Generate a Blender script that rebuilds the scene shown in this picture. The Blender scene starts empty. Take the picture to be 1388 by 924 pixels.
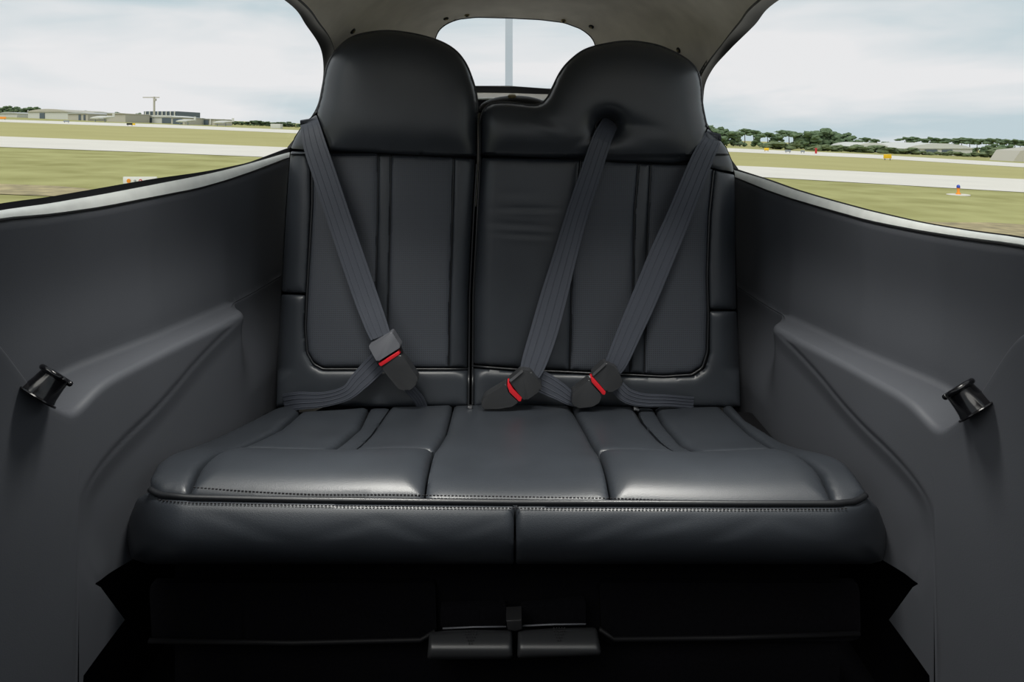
import bpy, bmesh, math, random
import numpy as np
from mathutils import Vector, Matrix, geometry
from mathutils.bvhtree import BVHTree
C = bpy.context.scene
col = C.collection
F = 900.0; CX = 694.0; CY = 178.0; CZ = 1.0      # lens in pixels of the 1388x924 frame, eye height above cabin floor
# ---------------------------------------------------------------- camera
cam = bpy.data.cameras.new('camera'); co = bpy.data.objects.new('camera', cam); col.objects.link(co)
co.location = (0, 0, CZ); co.rotation_euler = (math.pi/2, 0, 0)
cam.sensor_width = 36; cam.sensor_fit = 'HORIZONTAL'; cam.lens = F/1388*36
cam.shift_y = -(462-CY)/1388; cam.clip_start = .01; cam.clip_end = 5000
C.camera = co
# ---------------------------------------------------------------- sky
w = bpy.data.worlds.new('sky'); C.world = w; w.use_nodes = True
nt = w.node_tree; nt.nodes.clear()
def N(t, ty, **k):
    n = t.nodes.new(ty)
    for a, b in k.items(): setattr(n, a, b)
    return n
tc = N(nt, 'ShaderNodeTexCoord'); mp = N(nt, 'ShaderNodeMapping')
mp.inputs['Scale'].default_value = (1.5, 1.5, 9); mp.inputs['Location'].default_value = (3.1, 1.7, .4)
mp.inputs['Rotation'].default_value = (0, math.radians(2.2), 0)
nz = N(nt, 'ShaderNodeTexNoise'); nz.inputs['Scale'].default_value = 1.25; nz.inputs['Detail'].default_value = 5; nz.inputs['Roughness'].default_value = .5
nz.inputs['Distortion'].default_value = .5
rp = N(nt, 'ShaderNodeValToRGB'); e = rp.color_ramp.elements
e[0].position = .38; e[0].color = (.55, .655, .70, 1); e[1].position = .61; e[1].color = (.84, .84, .85, 1)
m_ = rp.color_ramp.elements.new(.49); m_.color = (.71, .755, .78, 1)
bg = N(nt, 'ShaderNodeBackground'); bg.inputs[1].default_value = 1.0
ow = N(nt, 'ShaderNodeOutputWorld')
L = nt.links.new
L(tc.outputs['Generated'], mp.inputs[0]); L(mp.outputs[0], nz.inputs[0]); L(nz.outputs[0], rp.inputs[0]); L(rp.outputs[0], bg.inputs[0]); L(bg.outputs[0], ow.inputs[0])
# ---------------------------------------------------------------- sun behind thin cloud, ahead of the cabin
sd = bpy.data.lights.new('veiled_sun', 'SUN'); sd.energy = 1.6; sd.angle = math.radians(40); sd.color = (1, .97, .9)
so = bpy.data.objects.new('veiled_sun', sd); col.objects.link(so); so.location = (-1, -3, 6)
so.rotation_euler = Vector((-.35, -.62, .85)).to_track_quat('Z', 'Y').to_euler()
C.view_settings.view_transform = 'Standard'; C.view_settings.look = 'None'
C.view_settings.exposure = 0.0; C.view_settings.gamma = 1; C.view_settings.use_curve_mapping = False

# ---------------------------------------------------------------- materials
def mat(name, c, rough=.6, spec=.5, metal=0, noise=0, nscale=40, bump=0, bscale=300, perf=False, coat=0, ribs=False, sheen=0, c2=None):
    m = bpy.data.materials.new(name); m.use_nodes = True; t = m.node_tree; b = t.nodes['Principled BSDF']
    b.inputs['Base Color'].default_value = (*c, 1); b.inputs['Roughness'].default_value = rough
    b.inputs['Specular IOR Level'].default_value = spec; b.inputs['Metallic'].default_value = metal
    b.inputs['Coat Weight'].default_value = coat; b.inputs['Sheen Weight'].default_value = sheen
    K = t.links.new
    oc = N(t, 'ShaderNodeNewGeometry').outputs['Position']
    colour = None
    if noise or c2:
        n = N(t, 'ShaderNodeTexNoise'); n.inputs['Scale'].default_value = nscale; n.inputs['Detail'].default_value = 4; K(oc, n.inputs[0])
        r = N(t, 'ShaderNodeValToRGB'); r.color_ramp.elements[0].position = .3; r.color_ramp.elements[1].position = .7
        a = tuple(x*(1-noise) for x in c); d = c2 or tuple(x*(1+noise) for x in c)
        r.color_ramp.elements[0].color = (*a, 1); r.color_ramp.elements[1].color = (*d, 1)
        K(n.outputs[0], r.inputs[0]); colour = r.outputs[0]
    h = None
    if bump:
        n = N(t, 'ShaderNodeTexVoronoi'); n.inputs['Scale'].default_value = bscale; K(oc, n.inputs[0])
        h = n.outputs['Distance']
    if perf or ribs:
        s = N(t, 'ShaderNodeSeparateXYZ'); K(oc, s.inputs[0])
        def mth(op, a, b=None):
            n = N(t, 'ShaderNodeMath', operation=op)
            for i, v in enumerate([a, b]):
                if v is None: continue
                if isinstance(v, (int, float)): n.inputs[i].default_value = v
                else: K(v, n.inputs[i])
            return n.outputs[0]
        k = math.pi/.0037
        p = mth('ADD', s.outputs['X'], s.outputs['Z']); q = mth('SUBTRACT', s.outputs['X'], s.outputs['Z'])
        hh = mth('MULTIPLY', mth('SINE', mth('MULTIPLY', p, k*.8)), mth('SINE', mth('MULTIPLY', q, k*.8)))
        dots = mth('MINIMUM', mth('MULTIPLY', mth('MAXIMUM', mth('SUBTRACT', hh, .35), 0.), 2.2), 1.)
        if perf:
            mx = N(t, 'ShaderNodeMix', data_type='RGBA'); K(dots, mx.inputs[0])
            mx.inputs[6].default_value = (*c, 1)
            if colour: K(colour, mx.inputs[6])
            mx.inputs[7].default_value = tuple(x*.15 for x in c)+(1,)
            colour = mx.outputs[2]
            h = mth('SUBTRACT', h, mth('MULTIPLY', dots, 1.5)) if h else mth('MULTIPLY', dots, -1)
    if colour: K(colour, b.inputs['Base Color'])
    if h is not None:
        bp = N(t, 'ShaderNodeBump'); bp.inputs['Strength'].default_value = bump or .2; bp.inputs['Distance'].default_value = .0006
        K(h, bp.inputs['Height']); K(bp.outputs[0], b.inputs['Normal'])
    return m
M = {}
M['leather'] = mat('black_leather', (.021, .0245, .030), .40, .5, bump=.18, bscale=700, noise=.12, nscale=9)
M['perf'] = mat('perforated_leather', (.038, .043, .053), .5, .4, bump=.25, bscale=700, perf=True)
M['piping'] = mat('black_piping', (.012, .013, .015), .35, .5)
M['stitch'] = mat('black_thread', (.022, .022, .024), .85, .1)
M['web'] = mat('belt_webbing', (.040, .045, .058), .55, .35, bump=.3, bscale=900)
M['plastic'] = mat('matt_black_plastic', (.022, .023, .025), .38, .5, bump=.1, bscale=900)
M['cover'] = mat('grey_plastic', (.085, .088, .10), .5, .4, bump=.1, bscale=900)
M['red'] = mat('red_plastic', (.50, .012, .02), .35, .5)
M['gloss'] = mat('glossy_black_plastic', (.004, .004, .005), .16, .35)
M['wall'] = mat('grey_soft_trim', (.060, .064, .074), .58, .35, bump=.08, bscale=500, noise=.04, nscale=6)
M['headliner'] = mat('grey_suede', (.60, .565, .51), .95, .1, noise=.1, nscale=14, bump=.15, bscale=600, sheen=.2)
M['silver'] = mat('brushed_sill', (.80, .82, .78), .42, .5, metal=.15, noise=.06, nscale=40)
M['gasket'] = mat('black_rubber', (.012, .012, .013), .5, .3)
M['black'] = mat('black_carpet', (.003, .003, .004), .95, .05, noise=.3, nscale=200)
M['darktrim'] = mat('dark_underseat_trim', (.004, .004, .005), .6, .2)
M['brass'] = mat('aged_brass', (.28, .23, .12), .4, .5, metal=.7)
M['metal'] = mat('steel', (.35, .35, .36), .3, .5, metal=1)
M['grass'] = mat('mown_grass', (.29, .28, .105), .95, .1, nscale=.5, c2=(.44, .43, .19))
M['midgrass'] = mat('dry_grass', (.40, .37, .16), .95, .1, nscale=.12, c2=(.45, .42, .19))
M['concrete'] = mat('pale_concrete', (.72, .69, .62), .9, .2, noise=.04, nscale=.3)
M['dirt'] = mat('sandy_soil', (.26, .225, .14), .95, .1, nscale=2.2, c2=(.50, .42, .24))
M['white'] = mat('white_cladding', (.62, .63, .60), .8, .2)
M['cream'] = mat('cream_cladding', (.50, .48, .42), .8, .2)
M['roof'] = mat('grey_roof', (.46, .48, .47), .8, .2)
M['darkopen'] = mat('slate_panels', (.10, .13, .16), .5, .4)
M['leaf'] = mat('pine_foliage', (.06, .10, .055), .9, .1, nscale=1.2, c2=(.17, .23, .13))
M['leaf2'] = mat('olive_foliage', (.09, .12, .065), .9, .1, nscale=1.2, c2=(.19, .235, .125))
M['trunk'] = mat('bark', (.13, .11, .085), .9, .1)
M['yellow'] = mat('yellow_board', (.80, .50, .02), .6, .3)
M['signwhite'] = mat('white_board', (.78, .78, .76), .6, .3)
M['orange'] = mat('orange_paint', (.85, .30, .03), .6, .3)
M['blue'] = mat('blue_glass', (.02, .06, .45), .2, .6)
M['greymark'] = mat('grey_paint', (.25, .28, .30), .7, .3)
M['heli'] = mat('white_airframe_paint', (.40, .45, .50), .35, .5)
g = bpy.data.materials.new('fill_lamp_lens'); g.use_nodes = True; _b = g.node_tree.nodes['Principled BSDF']; _b.inputs['Emission Color'].default_value = (1, .97, .86, 1); _b.inputs['Emission Strength'].default_value = 3; M['lamp'] = g
g = bpy.data.materials.new('window_glass'); g.use_nodes = True; t = g.node_tree; t.nodes.clear()
tr = N(t, 'ShaderNodeBsdfTransparent'); tr.inputs[0].default_value = (.985, .99, .99, 1)
gl = N(t, 'ShaderNodeBsdfGlossy'); gl.inputs['Roughness'].default_value = .02
mx = N(t, 'ShaderNodeMixShader'); mo = N(t, 'ShaderNodeOutputMaterial')
mx.inputs[0].default_value = .025
t.links.new(tr.outputs[0], mx.inputs[1]); t.links.new(gl.outputs[0], mx.inputs[2]); t.links.new(mx.outputs[0], mo.inputs[0])
M['glass'] = g

# ---------------------------------------------------------------- helpers
def P(px, py, Y): return Vector(((px-CX)*Y/F, Y, CZ+(CY-py)*Y/F))
def PA(px, py, Y): return np.stack([(px-CX)*Y/F, Y, CZ+(CY-py)*Y/F], 1)
def obj(name, verts, faces, m, parent=None, smooth=True):
    me = bpy.data.meshes.new(name); me.from_pydata([tuple(v) for v in verts], [], [tuple(f) for f in faces]); me.update()
    if smooth: me.shade_smooth()
    me.materials.append(M[m]); o = bpy.data.objects.new(name, me); col.objects.link(o)
    if parent: o.parent = parent
    return o
def bobj(name, bm, m, parent=None, smooth=True, sharp=None):
    bmesh.ops.recalc_face_normals(bm, faces=bm.faces)
    me = bpy.data.meshes.new(name); bm.to_mesh(me); bm.free()
    if smooth: me.shade_smooth()
    if sharp: me.set_sharp_from_angle(angle=math.radians(sharp))
    me.materials.append(M[m]); o = bpy.data.objects.new(name, me); col.objects.link(o)
    if parent: o.parent = parent
    return o
def empty(name, label, cat, group=None, loc=(0, 0, 0)):
    o = bpy.data.objects.new(name, None); col.objects.link(o); o.location = loc; o.empty_display_size = .05
    o['label'] = label; o['category'] = cat
    if group: o['group'] = group
    return o
def tag(o, label, cat, group=None):
    o['label'] = label; o['category'] = cat
    if group: o['group'] = group
    return o
def struct(o, label=None, cat='setting'):
    o['kind'] = 'structure'; o['label'] = label; o['category'] = cat
    return o
def resample(pts, step, closed=True):
    p = [np.array(a, float) for a in pts]; out = []
    n = len(p)
    for i in range(n if closed else n-1):
        a, b = p[i], p[(i+1) % n]; k = max(1, int(round(np.linalg.norm(b-a)/step)))
        for j in range(k): out.append(a+(b-a)*j/k)
    if not closed: out.append(p[-1])
    return np.array(out)
def chaikin(p, it=2, closed=True):
    for _ in range(it):
        q = []; n = len(p)
        for i in range(n if closed else n-1):
            a, b = p[i], p[(i+1) % n]; q += [a*.75+b*.25, a*.25+b*.75]
        if not closed: q = [p[0]]+q+[p[-1]]
        p = np.array(q)
    return p
def seg_dist(q, poly, closed=True):
    a = poly if closed else poly[:-1]; b = np.roll(poly, -1, 0) if closed else poly[1:]
    best = np.full(len(q), 1e9)
    ab = b-a; L2 = (ab**2).sum(1)+1e-12
    for s in range(0, len(q), 4000):
        d = q[s:s+4000, None, :]-a[None]; tt = np.clip((d*ab).sum(2)/L2, 0, 1)
        best[s:s+4000] = np.sqrt(((d-tt[..., None]*ab)**2).sum(2).min(1))
    return best
def inside(q, poly):
    x, y = q[:, 0], q[:, 1]; r = np.zeros(len(q), bool)
    a = poly; b = np.roll(poly, -1, 0)
    for (x1, y1), (x2, y2) in zip(a, b):
        c = ((y1 > y) != (y2 > y)) & (x < (x2-x1)*(y-y1)/((y2-y1) if y2 != y1 else 1e-9)+x1)
        r ^= c
    return r
def prof(t):
    t = np.clip(t, 0, 1); return np.sqrt(1-(1-t)**2)
def pad(name, poly, surf, m, parent, bulge=.008, rad=10, step=3.5, skirt=.03, cut=6, tuck=0):
    """sewn upholstery panel: rounded heightfield over a 2-D outline, with a skirt going into the seam"""
    b = chaikin(resample(poly, cut), 2); b = resample(b, step)
    lo, hi = b.min(0), b.max(0)
    gx, gy = np.meshgrid(np.arange(lo[0], hi[0], step), np.arange(lo[1], hi[1], step))
    q = np.stack([gx.ravel(), gy.ravel()], 1); q[:, 0] += (np.round((q[:, 1]-lo[1])/step) % 2)*step*.5
    q = q[inside(q, b)]; d = seg_dist(q, b); q = q[d > step*.55]
    # extra ring near the rim for a crisp roll
    allp = np.vstack([b, q]); n = len(b)
    r = geometry.delaunay_2d_cdt([Vector(p) for p in allp], [(i, (i+1) % n) for i in range(n)], [], 1, 1e-6)
    vs = np.array([tuple(v) for v in r[0]]); fs = [tuple(f) for f in r[2]]
    cent = np.array([vs[list(f)].mean(0) for f in fs]); ok = inside(cent, b); fs = [f for f, k in zip(fs, ok) if k]
    d = seg_dist(vs, b); h = bulge*prof(d/rad)
    if rad > 43:                                      # relax the crown so no ridges run into the corners
        E = np.array(sorted({tuple(sorted((f[i], f[(i+1) % len(f)]))) for f in fs for i in range(len(f))}))
        deg = np.bincount(E.ravel(), minlength=len(vs)).astype(float); fix = d < 1e-3
        for _ in range(70 if rad > 35 else 25):
            acc = np.bincount(E[:, 0], weights=h[E[:, 1]], minlength=len(vs))+np.bincount(E[:, 1], weights=h[E[:, 0]], minlength=len(vs))
            h = np.where(fix | (d < rad*.12), h, .5*h+.5*acc/np.maximum(deg, 1))
    top = surf(vs[:, 0], vs[:, 1], h)
    # boundary edges -> skirt
    ed = {}
    for f in fs:
        for i in range(len(f)):
            k = (f[i], f[(i+1) % len(f)]); ed[k] = ed.get(k, 0)+1
    bd = [k for k in ed if (k[1], k[0]) not in ed]
    bv = sorted({i for k in bd for i in k}); idx = {v: len(vs)+i for i, v in enumerate(bv)}
    low = surf(vs[bv, 0], vs[bv, 1], np.full(len(bv), -skirt))
    for a, c in bd: fs.append((c, a, idx[a], idx[c]))
    o = obj(name, np.vstack([top, low]), fs, m, parent)
    bm = bmesh.new(); bm.from_mesh(o.data); bmesh.ops.recalc_face_normals(bm, faces=bm.faces); bm.to_mesh(o.data); bm.free()
    o.data.shade_smooth(); o.data.set_sharp_from_angle(angle=math.radians(60))
    return o
def tube(name, pts, r, m, parent=None, closed=False, sides=8, rx=None):
    pts = [Vector(p) for p in pts]; n = len(pts); vs = []; fs = []
    up = None
    for i in range(n):
        a = pts[(i-1) % n] if closed or i else pts[0]; b = pts[(i+1) % n] if closed or i < n-1 else pts[-1]
        tv = (b-a).normalized()
        if up is None: up = tv.orthogonal().normalized()
        up = (up-tv*up.dot(tv)).normalized(); sd_ = tv.cross(up)
        rr = r[i] if isinstance(r, (list, tuple)) else r
        for k in range(sides):
            an = 2*math.pi*k/sides; vs.append(pts[i]+up*math.cos(an)*rr+sd_*math.sin(an)*(rx or rr))
    for i in range(n if closed else n-1):
        for k in range(sides):
            a = i*sides+k; b = i*sides+(k+1) % sides; c = ((i+1) % n)*sides+(k+1) % sides; d = ((i+1) % n)*sides+k
            fs.append((a, b, c, d))
    if not closed: fs += [tuple(range(sides))[::-1], tuple(range((n-1)*sides, n*sides))]
    return obj(name, vs, fs, m, parent)
def ribbon(name, A, B, th, m, parent=None, k=1, crown=0, sharp=50):
    """solid strip between two 3-D polylines A and B (same length), thickness th along its normal"""
    A = [Vector(a) for a in A]; B = [Vector(b) for b in B]; n = len(A); bm = bmesh.new(); F_, Bk = [], []
    for i in range(n):
        tv = (A[min(i+1, n-1)]-A[max(i-1, 0)])+(B[min(i+1, n-1)]-B[max(i-1, 0)]); wv = B[i]-A[i]
        nn = tv.cross(wv); nn = nn.normalized() if nn.length > 1e-9 else Vector((0, 1, 0))
        ra, rb = [], []
        for j in range(k+1):
            s = j/k; p = A[i].lerp(B[i], s)+nn*(crown*(1-(2*s-1)**2)); ra.append(bm.verts.new(p+nn*th/2)); rb.append(bm.verts.new(p-nn*th/2))
        F_.append(ra); Bk.append(rb)
    for i in range(n-1):
        for j in range(k):
            bm.faces.new((F_[i][j], F_[i][j+1], F_[i+1][j+1], F_[i+1][j])); bm.faces.new((Bk[i][j], Bk[i+1][j], Bk[i+1][j+1], Bk[i][j+1]))
        bm.faces.new((F_[i][0], F_[i+1][0], Bk[i+1][0], Bk[i][0])); bm.faces.new((F_[i][k], Bk[i][k], Bk[i+1][k], F_[i+1][k]))
    for i in (0, n-1):
        for j in range(k): bm.faces.new((F_[i][j], F_[i][j+1], Bk[i][j+1], Bk[i][j]))
    return bobj(name, bm, m, parent, True, sharp)
def prism(name, poly, Yf, th, m, parent=None, bev=.003, slope=(0, 0), rnd=0, sharp=40, taper=1):
    """slab whose face outline is given at depth Yf; slope tilts the face (metres per pixel)"""
    if rnd: poly = chaikin(resample(poly, rnd), 2)
    cx = sum(p[0] for p in poly)/len(poly); cy = sum(p[1] for p in poly)/len(poly)
    bm = bmesh.new(); a = []; b = []
    for x, y in poly:
        Y = Yf+slope[0]*(x-cx)+slope[1]*(y-cy); p = P(x, y, Y); a.append(bm.verts.new(p)); b.append(bm.verts.new(P(cx+(x-cx)*taper, cy+(y-cy)*taper, Y)+Vector((0, th, 0))))
    f = bm.faces.new(a); bm.faces.new(b[::-1]); n = len(a)
    for i in range(n): bm.faces.new((a[i], b[i], b[(i+1) % n], a[(i+1) % n]))
    if bev: bmesh.ops.bevel(bm, geom=list(f.edges), offset=bev, segments=3, profile=.5, affect='EDGES', clamp_overlap=True)
    return bobj(name, bm, m, parent, True, sharp)
def box(bm, c, s, rot=None):
    r = bmesh.ops.create_cube(bm, size=1); v = r['verts']
    bmesh.ops.scale(bm, vec=s, verts=v)
    if rot: bmesh.ops.rotate(bm, matrix=rot, verts=v)
    bmesh.ops.translate(bm, vec=c, verts=v); return v
def boxo(name, c, s, m, parent=None, bev=.004, rot=None):
    bm = bmesh.new(); box(bm, c, s, rot)
    if bev: bmesh.ops.bevel(bm, geom=bm.edges[:], offset=bev, segments=2, profile=.5, affect='EDGES')
    return bobj(name, bm, m, parent, True, 40)
def lathe(name, prof_, org, axis, m, parent=None, n=32, cap=True):
    q = Vector((0, 0, 1)).rotation_difference(Vector(axis).normalized()); vs, fs = [], []
    for r, z in prof_:
        for k in range(n): vs.append(Vector(org)+q@Vector((r*math.cos(2*math.pi*k/n), r*math.sin(2*math.pi*k/n), z)))
    for i in range(len(prof_)-1):
        for k in range(n): fs.append((i*n+k, i*n+(k+1) % n, (i+1)*n+(k+1) % n, (i+1)*n+k))
    if cap: fs += [tuple(range(n))[::-1], tuple(range((len(prof_)-1)*n, len(prof_)*n))]
    o = obj(name, vs, fs, m, parent); o.data.set_sharp_from_angle(angle=math.radians(45)); return o
def itp(x, xs, ys): return float(np.interp(x, xs, ys))
def sst(x, a, b):
    t_ = min(1, max(0, (x-a)/(b-a))); return t_*t_*(3-2*t_)

# ================================================================ CABIN SHELL
X0 = -.008
WoY = [-.7, .3, .7, .9, 1.054, 1.207, 1.43, 1.55, 1.9, 2.3]; WoA = [.735, .73, .72, .705, .683, .644, .606, .597, .592, .59]
WiY = [-.7, .5, .82, .938, 1.029, 1.184, 1.386, 1.6, 2.3]; WiA = [.650, .640, .622, .614, .607, .587, .5495, .548, .55]
LzY = [-.7, .6, .70, .80, .817, .851, .875, .894, .923, .945, .97, 1.0, 1.03, 2.3]
LzZ = [.88, .86, .83, .765, .749, .70, .665, .643, .618, .604, .612, .622, .625, .625]
def Wo(Y): return itp(Y, WoY, WoA)
def smooth_itp(Y, a, b, w=.02): return sum(itp(Y+k*w, a, b) for k in (-1, -.5, 0, .5, 1))/5
def Wi(Y): return smooth_itp(Y, WiY, WiA, .04)
def on_wall(px, row, side, extra=0.0):
    """point of the side wall plane seen at a pixel -> (Y, z)"""
    u = (px-CX)/F; lo, hi = .3, 3.0
    for _ in range(50):
        Y = (lo+hi)/2; X = X0+side*(Wo(Y)+extra)
        if abs(X/Y) > abs(u): lo = Y
        else: hi = Y
    return Y, CZ+(CY-row)*Y/F
SILL = {-1: [(391, 215), (335, 236), (268, 257), (201, 270), (134, 283.5), (67, 293.5), (0, 298.6)],
        1: [(996, 241), (1040, 259), (1114, 283), (1188, 303.5), (1261, 318), (1335, 329), (1388, 335)]}
SILU = {-1: [(391, 207), (335, 223), (268, 239), (201, 252), (134, 265), (67, 277), (0, 286)],
        1: [(996, 231), (1040, 244), (1114, 269), (1188, 289), (1261, 306), (1335, 318), (1388, 324)]}
GASK = {-1: [(391, 200), (335, 221), (268, 234), (201, 243), (134, 255), (67, 267), (0, 275)],
        1: [(996, 228), (1040, 242.5), (1114, 267.5), (1188, 287), (1261, 303.5), (1335, 315), (1388, 320)]}
def wall_curve(tab, side, extra=0):
    c = sorted(on_wall(x, y, side, extra) for x, y in tab)
    ys = [a for a, _ in c]; zs = [b for _, b in c]
    s0 = (zs[1]-zs[0])/(ys[1]-ys[0])
    ys = [-.7, ys[0]-.15]+ys+[2.3]; zs = [zs[0]-.02, zs[0]-.012]+zs+[zs[-1]+.0]
    return lambda Y: smooth_itp(Y, ys, zs, .03)
CRE = np.array([(1.50, .66), (1.40, .62), (1.258, .582), (1.144, .532), (1.032, .510), (.977, .488), (.957, .461), (.950, .417), (.963, .372), (.99, .327)])
CRE = chaikin(CRE, 2, False)
CREP = np.vstack([CRE, [(1.06, .25), (3, .25), (3, .66)]])
def crease(Y, z):
    q = np.array([(Y, z)]); d = seg_dist(q, CRE, False)[0]; return d if inside(q, CREP)[0] else -d
def ledge_z(Y, side):
    z = smooth_itp(Y, LzY, LzZ, .012)
    if side > 0: z -= .027*sst(Y, .80, .98)
    return z
def low_a(Y, z, side):
    zl = ledge_z(Y, side); g_ = 1-sst(Y, 1.385, 1.47)
    dep = sst(zl-z, .02, .2); f = 1-(1-g_)*(1-dep)
    a = Wo(Y)*(1-f)+Wi(Y)*f
    cr = crease(Y, z+(.025 if side > 0 else 0)*sst(z, .36, .55))
    a += (.007*sst(cr, -.015, .045)+(.0008+.0014*sst(Y, .93, 1.08))*math.exp(-(cr/.0045)**2))*f   # crease, panel behind it sits further out
    return a
def build_wall(side):
    zs = wall_curve(SILL[side], side)
    Ys = list(np.arange(-.65, .55, .06))+list(np.arange(.56, 1.52, .008))+list(np.arange(1.53, 2.15, .03))
    Ys = sorted(set([round(float(y), 4) for y in Ys]+[.952, .99]))
    vs, fs = [], []; cols = []
    for Y in Ys:
        zl = ledge_z(Y, side); zt = zs(Y); zl = min(zl, zt-.03); ao = Wo(Y); ai = low_a(Y, zl-.02, side)
        c = []
        c.append((ao+.012, zt+.0))
        rr = min(.012, (ao-ai)*.45); rr = max(rr, .0005)
        for k in range(22):                                    # upper wall, slightly hollow
            s = k/21; z = zt-.003-(zt-.003-zl-rr)*s
            c.append((ao+.008*math.sin(math.pi*s)**2, z))
        for k in range(1, 5):
            an = k/5*math.pi/2; c.append((ao-rr*(1-math.cos(an)), zl+rr*(1-math.sin(an))))
        for k in range(7): c.append((ao-rr+(ai+rr-ao+rr)*(k/6), zl-.004*(k/6)))
        for k in range(1, 6):
            an = k/6*math.pi/2; c.append((ai+rr-rr*math.sin(an), zl-.004-rr*(1-math.cos(an))))
        z0 = zl-.004-rr; zb = -.02 if Y < .9519 else itp(Y, [.952, .99, 1.08], [.327, .327, .305])
        for k in range(64):
            z = z0+(zb-z0)*k/63; c.append((low_a(Y, z, side), z))
        cols.append([(X0+side*a, Y, z) for a, z in c])
    m_ = len(cols[0])
    for c in cols: vs += c
    for i in range(len(cols)-1):
        for j in range(m_-1):
            q = (i*m_+j, i*m_+j+1, (i+1)*m_+j+1, (i+1)*m_+j)
            fs.append(q if side < 0 else q[::-1])
    # low forward lip under the notch beside the seat base
    n0 = len(vs); G1 = 12
    for i in range(G1):
        Y = .952+(1.05-.952)*i/(G1-1)
        zu = .327 if Y < .99 else .327+(.228-.327)*(Y-.99)/.06; zd = .211+(.228-.211)*i/(G1-1)
        if i == 0: zd = -.02
        for j in range(10):
            z = zu+(zd-zu)*j/9; vs.append((X0+side*low_a(Y, z, side), Y, z))
    for i in range(G1-1):
        for j in range(9):
            q = (n0+i*10+j, n0+i*10+j+1, n0+(i+1)*10+j+1, n0+(i+1)*10+j); fs.append(q if side < 0 else q[::-1])
    cols2 = [(X0+side*.675, .96, 0), (X0+side*.675, 2.2, 0)]
    struct(obj('trim_3' if side < 0 else 'trim_4', [(x, y, z) for x, y, _ in cols2 for z in (-.02, .40)], [(0, 1, 3, 2)], 'black'), 'black carpeted side of the footwell on the %s' % ('left' if side < 0 else 'right'), 'trim')
    o = obj('wall_left' if side < 0 else 'wall_right', vs, fs, 'wall')
    bm = bmesh.new(); bm.from_mesh(o.data); bmesh.ops.remove_doubles(bm, verts=bm.verts, dist=.0002); bm.to_mesh(o.data); bm.free(); o.data.shade_smooth()
    struct(o, 'moulded grey side trim panel with armrest ledge on the %s' % ('left' if side < 0 else 'right'), 'wall')
    sw = 'left' if side < 0 else 'right'
    zu = wall_curve(SILU[side], side, .010); zg = wall_curve(GASK[side], side, .0155)
    ys = [y for y in np.arange(-.65, 1.93, .03)]
    A = [(X0+side*(Wo(y)+.001), y, zs(y)+.0025) for y in ys]; B = [(X0+side*(Wo(y)+.010), y, max(zu(y), zs(y)+.004)) for y in ys]
    tr_ = ribbon('trim_1' if side < 0 else 'trim_2', A, B, .006, 'silver', None, 4, .0015*(1 if side < 0 else -1))
    struct(tr_, 'brushed silver window sill strip on the %s wall' % sw, 'trim')
    A = [(X0+side*(Wo(y)+.0135), y, zu(y)-.001) for y in ys]; B = [(X0+side*(Wo(y)+.0155), y, max(zg(y), zu(y)+.0015)) for y in ys]
    gk = ribbon('sill_gasket', A, B, .004, 'gasket', None, 1)
    tube('dark_seam', [(X0+side*(Wo(y)+.0005), y, zs(y)+.001) for y in ys], .0022, 'gasket', tr_)  # dark rubber seam where the sill strip meets the wall trim
    return o, gk, zg
wl, gkl, zgl = build_wall(-1); wr, gkr, zgr = build_wall(1)

# roof rails (edge of the side windows), given as pixel + depth, then forward of the frame in metres
def chain(front, pix): return [Vector(v) for v in front]+[P(x, y, Y) for x, y, Y in pix]
RAILL = chain([(-.46, .42, 1.30), (-.46, .6, 1.305), (-.445, 1.0, 1.295)], [(408, 0, 1.35), (433, 30, 1.48), (450, 57, 1.62), (457, 95, 1.75), (450, 130, 1.83), (438, 168, 1.86), (405, 218, 1.84)])
RAILR = chain([(.50, .42, 1.30), (.50, .6, 1.305), (.51, 1.0, 1.295)], [(1027, 0, 1.35), (1001, 30, 1.48), (980, 57, 1.62), (952, 95, 1.75), (940, 130, 1.83), (944, 175, 1.86), (985, 245, 1.84)])
INL = chain([(-.485, .42, 1.285), (-.485, .6, 1.29), (-.47, 1.0, 1.28)], [(391, 0, 1.36), (416, 32, 1.49), (434, 62, 1.63), (440, 90, 1.76), (438, 118, 1.84), (428, 152, 1.88), (391, 201, 1.87)])
INR = chain([(.525, .42, 1.285), (.525, .6, 1.29), (.535, 1.0, 1.28)], [(1050, 0, 1.36), (1022, 31, 1.49), (991, 63, 1.63), (964, 92, 1.76), (952, 123, 1.84), (957, 168, 1.88), (999, 230, 1.87)])
BUL = [Vector(v) for v in [(0, 0, .07), (0, 0, .08), (0, 0, .085), (0, .08, .11), (0, .18, .14), (0, .28, .165), (0, .37, .185), (0, .38, .13), (0, .37, .05), (0, .37, 0)]]
def crom(pts, n):
    out = []; m_ = len(pts)
    for i in range(m_-1):
        p0, p1, p2, p3 = pts[max(i-1, 0)], pts[i], pts[i+1], pts[min(i+2, m_-1)]
        for k in range(n):
            t_ = k/n; out.append(.5*((2*p1)+(p2-p0)*t_+(2*p0-5*p1+4*p2-p3)*t_**2+(3*p1-p0-3*p2+p3)*t_**3))
    out.append(pts[-1]); return out
RW = chaikin(resample([(587, 62), (592, 43), (603, 32.5), (620, 25.5), (646, 22.7), (690, 23.8), (733, 26), (765, 30), (789, 39), (804, 51), (809, 66), (811, 95), (800, 116), (746, 121), (690, 117), (645, 117), (600, 117), (587, 95)], 14), 2)
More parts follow.
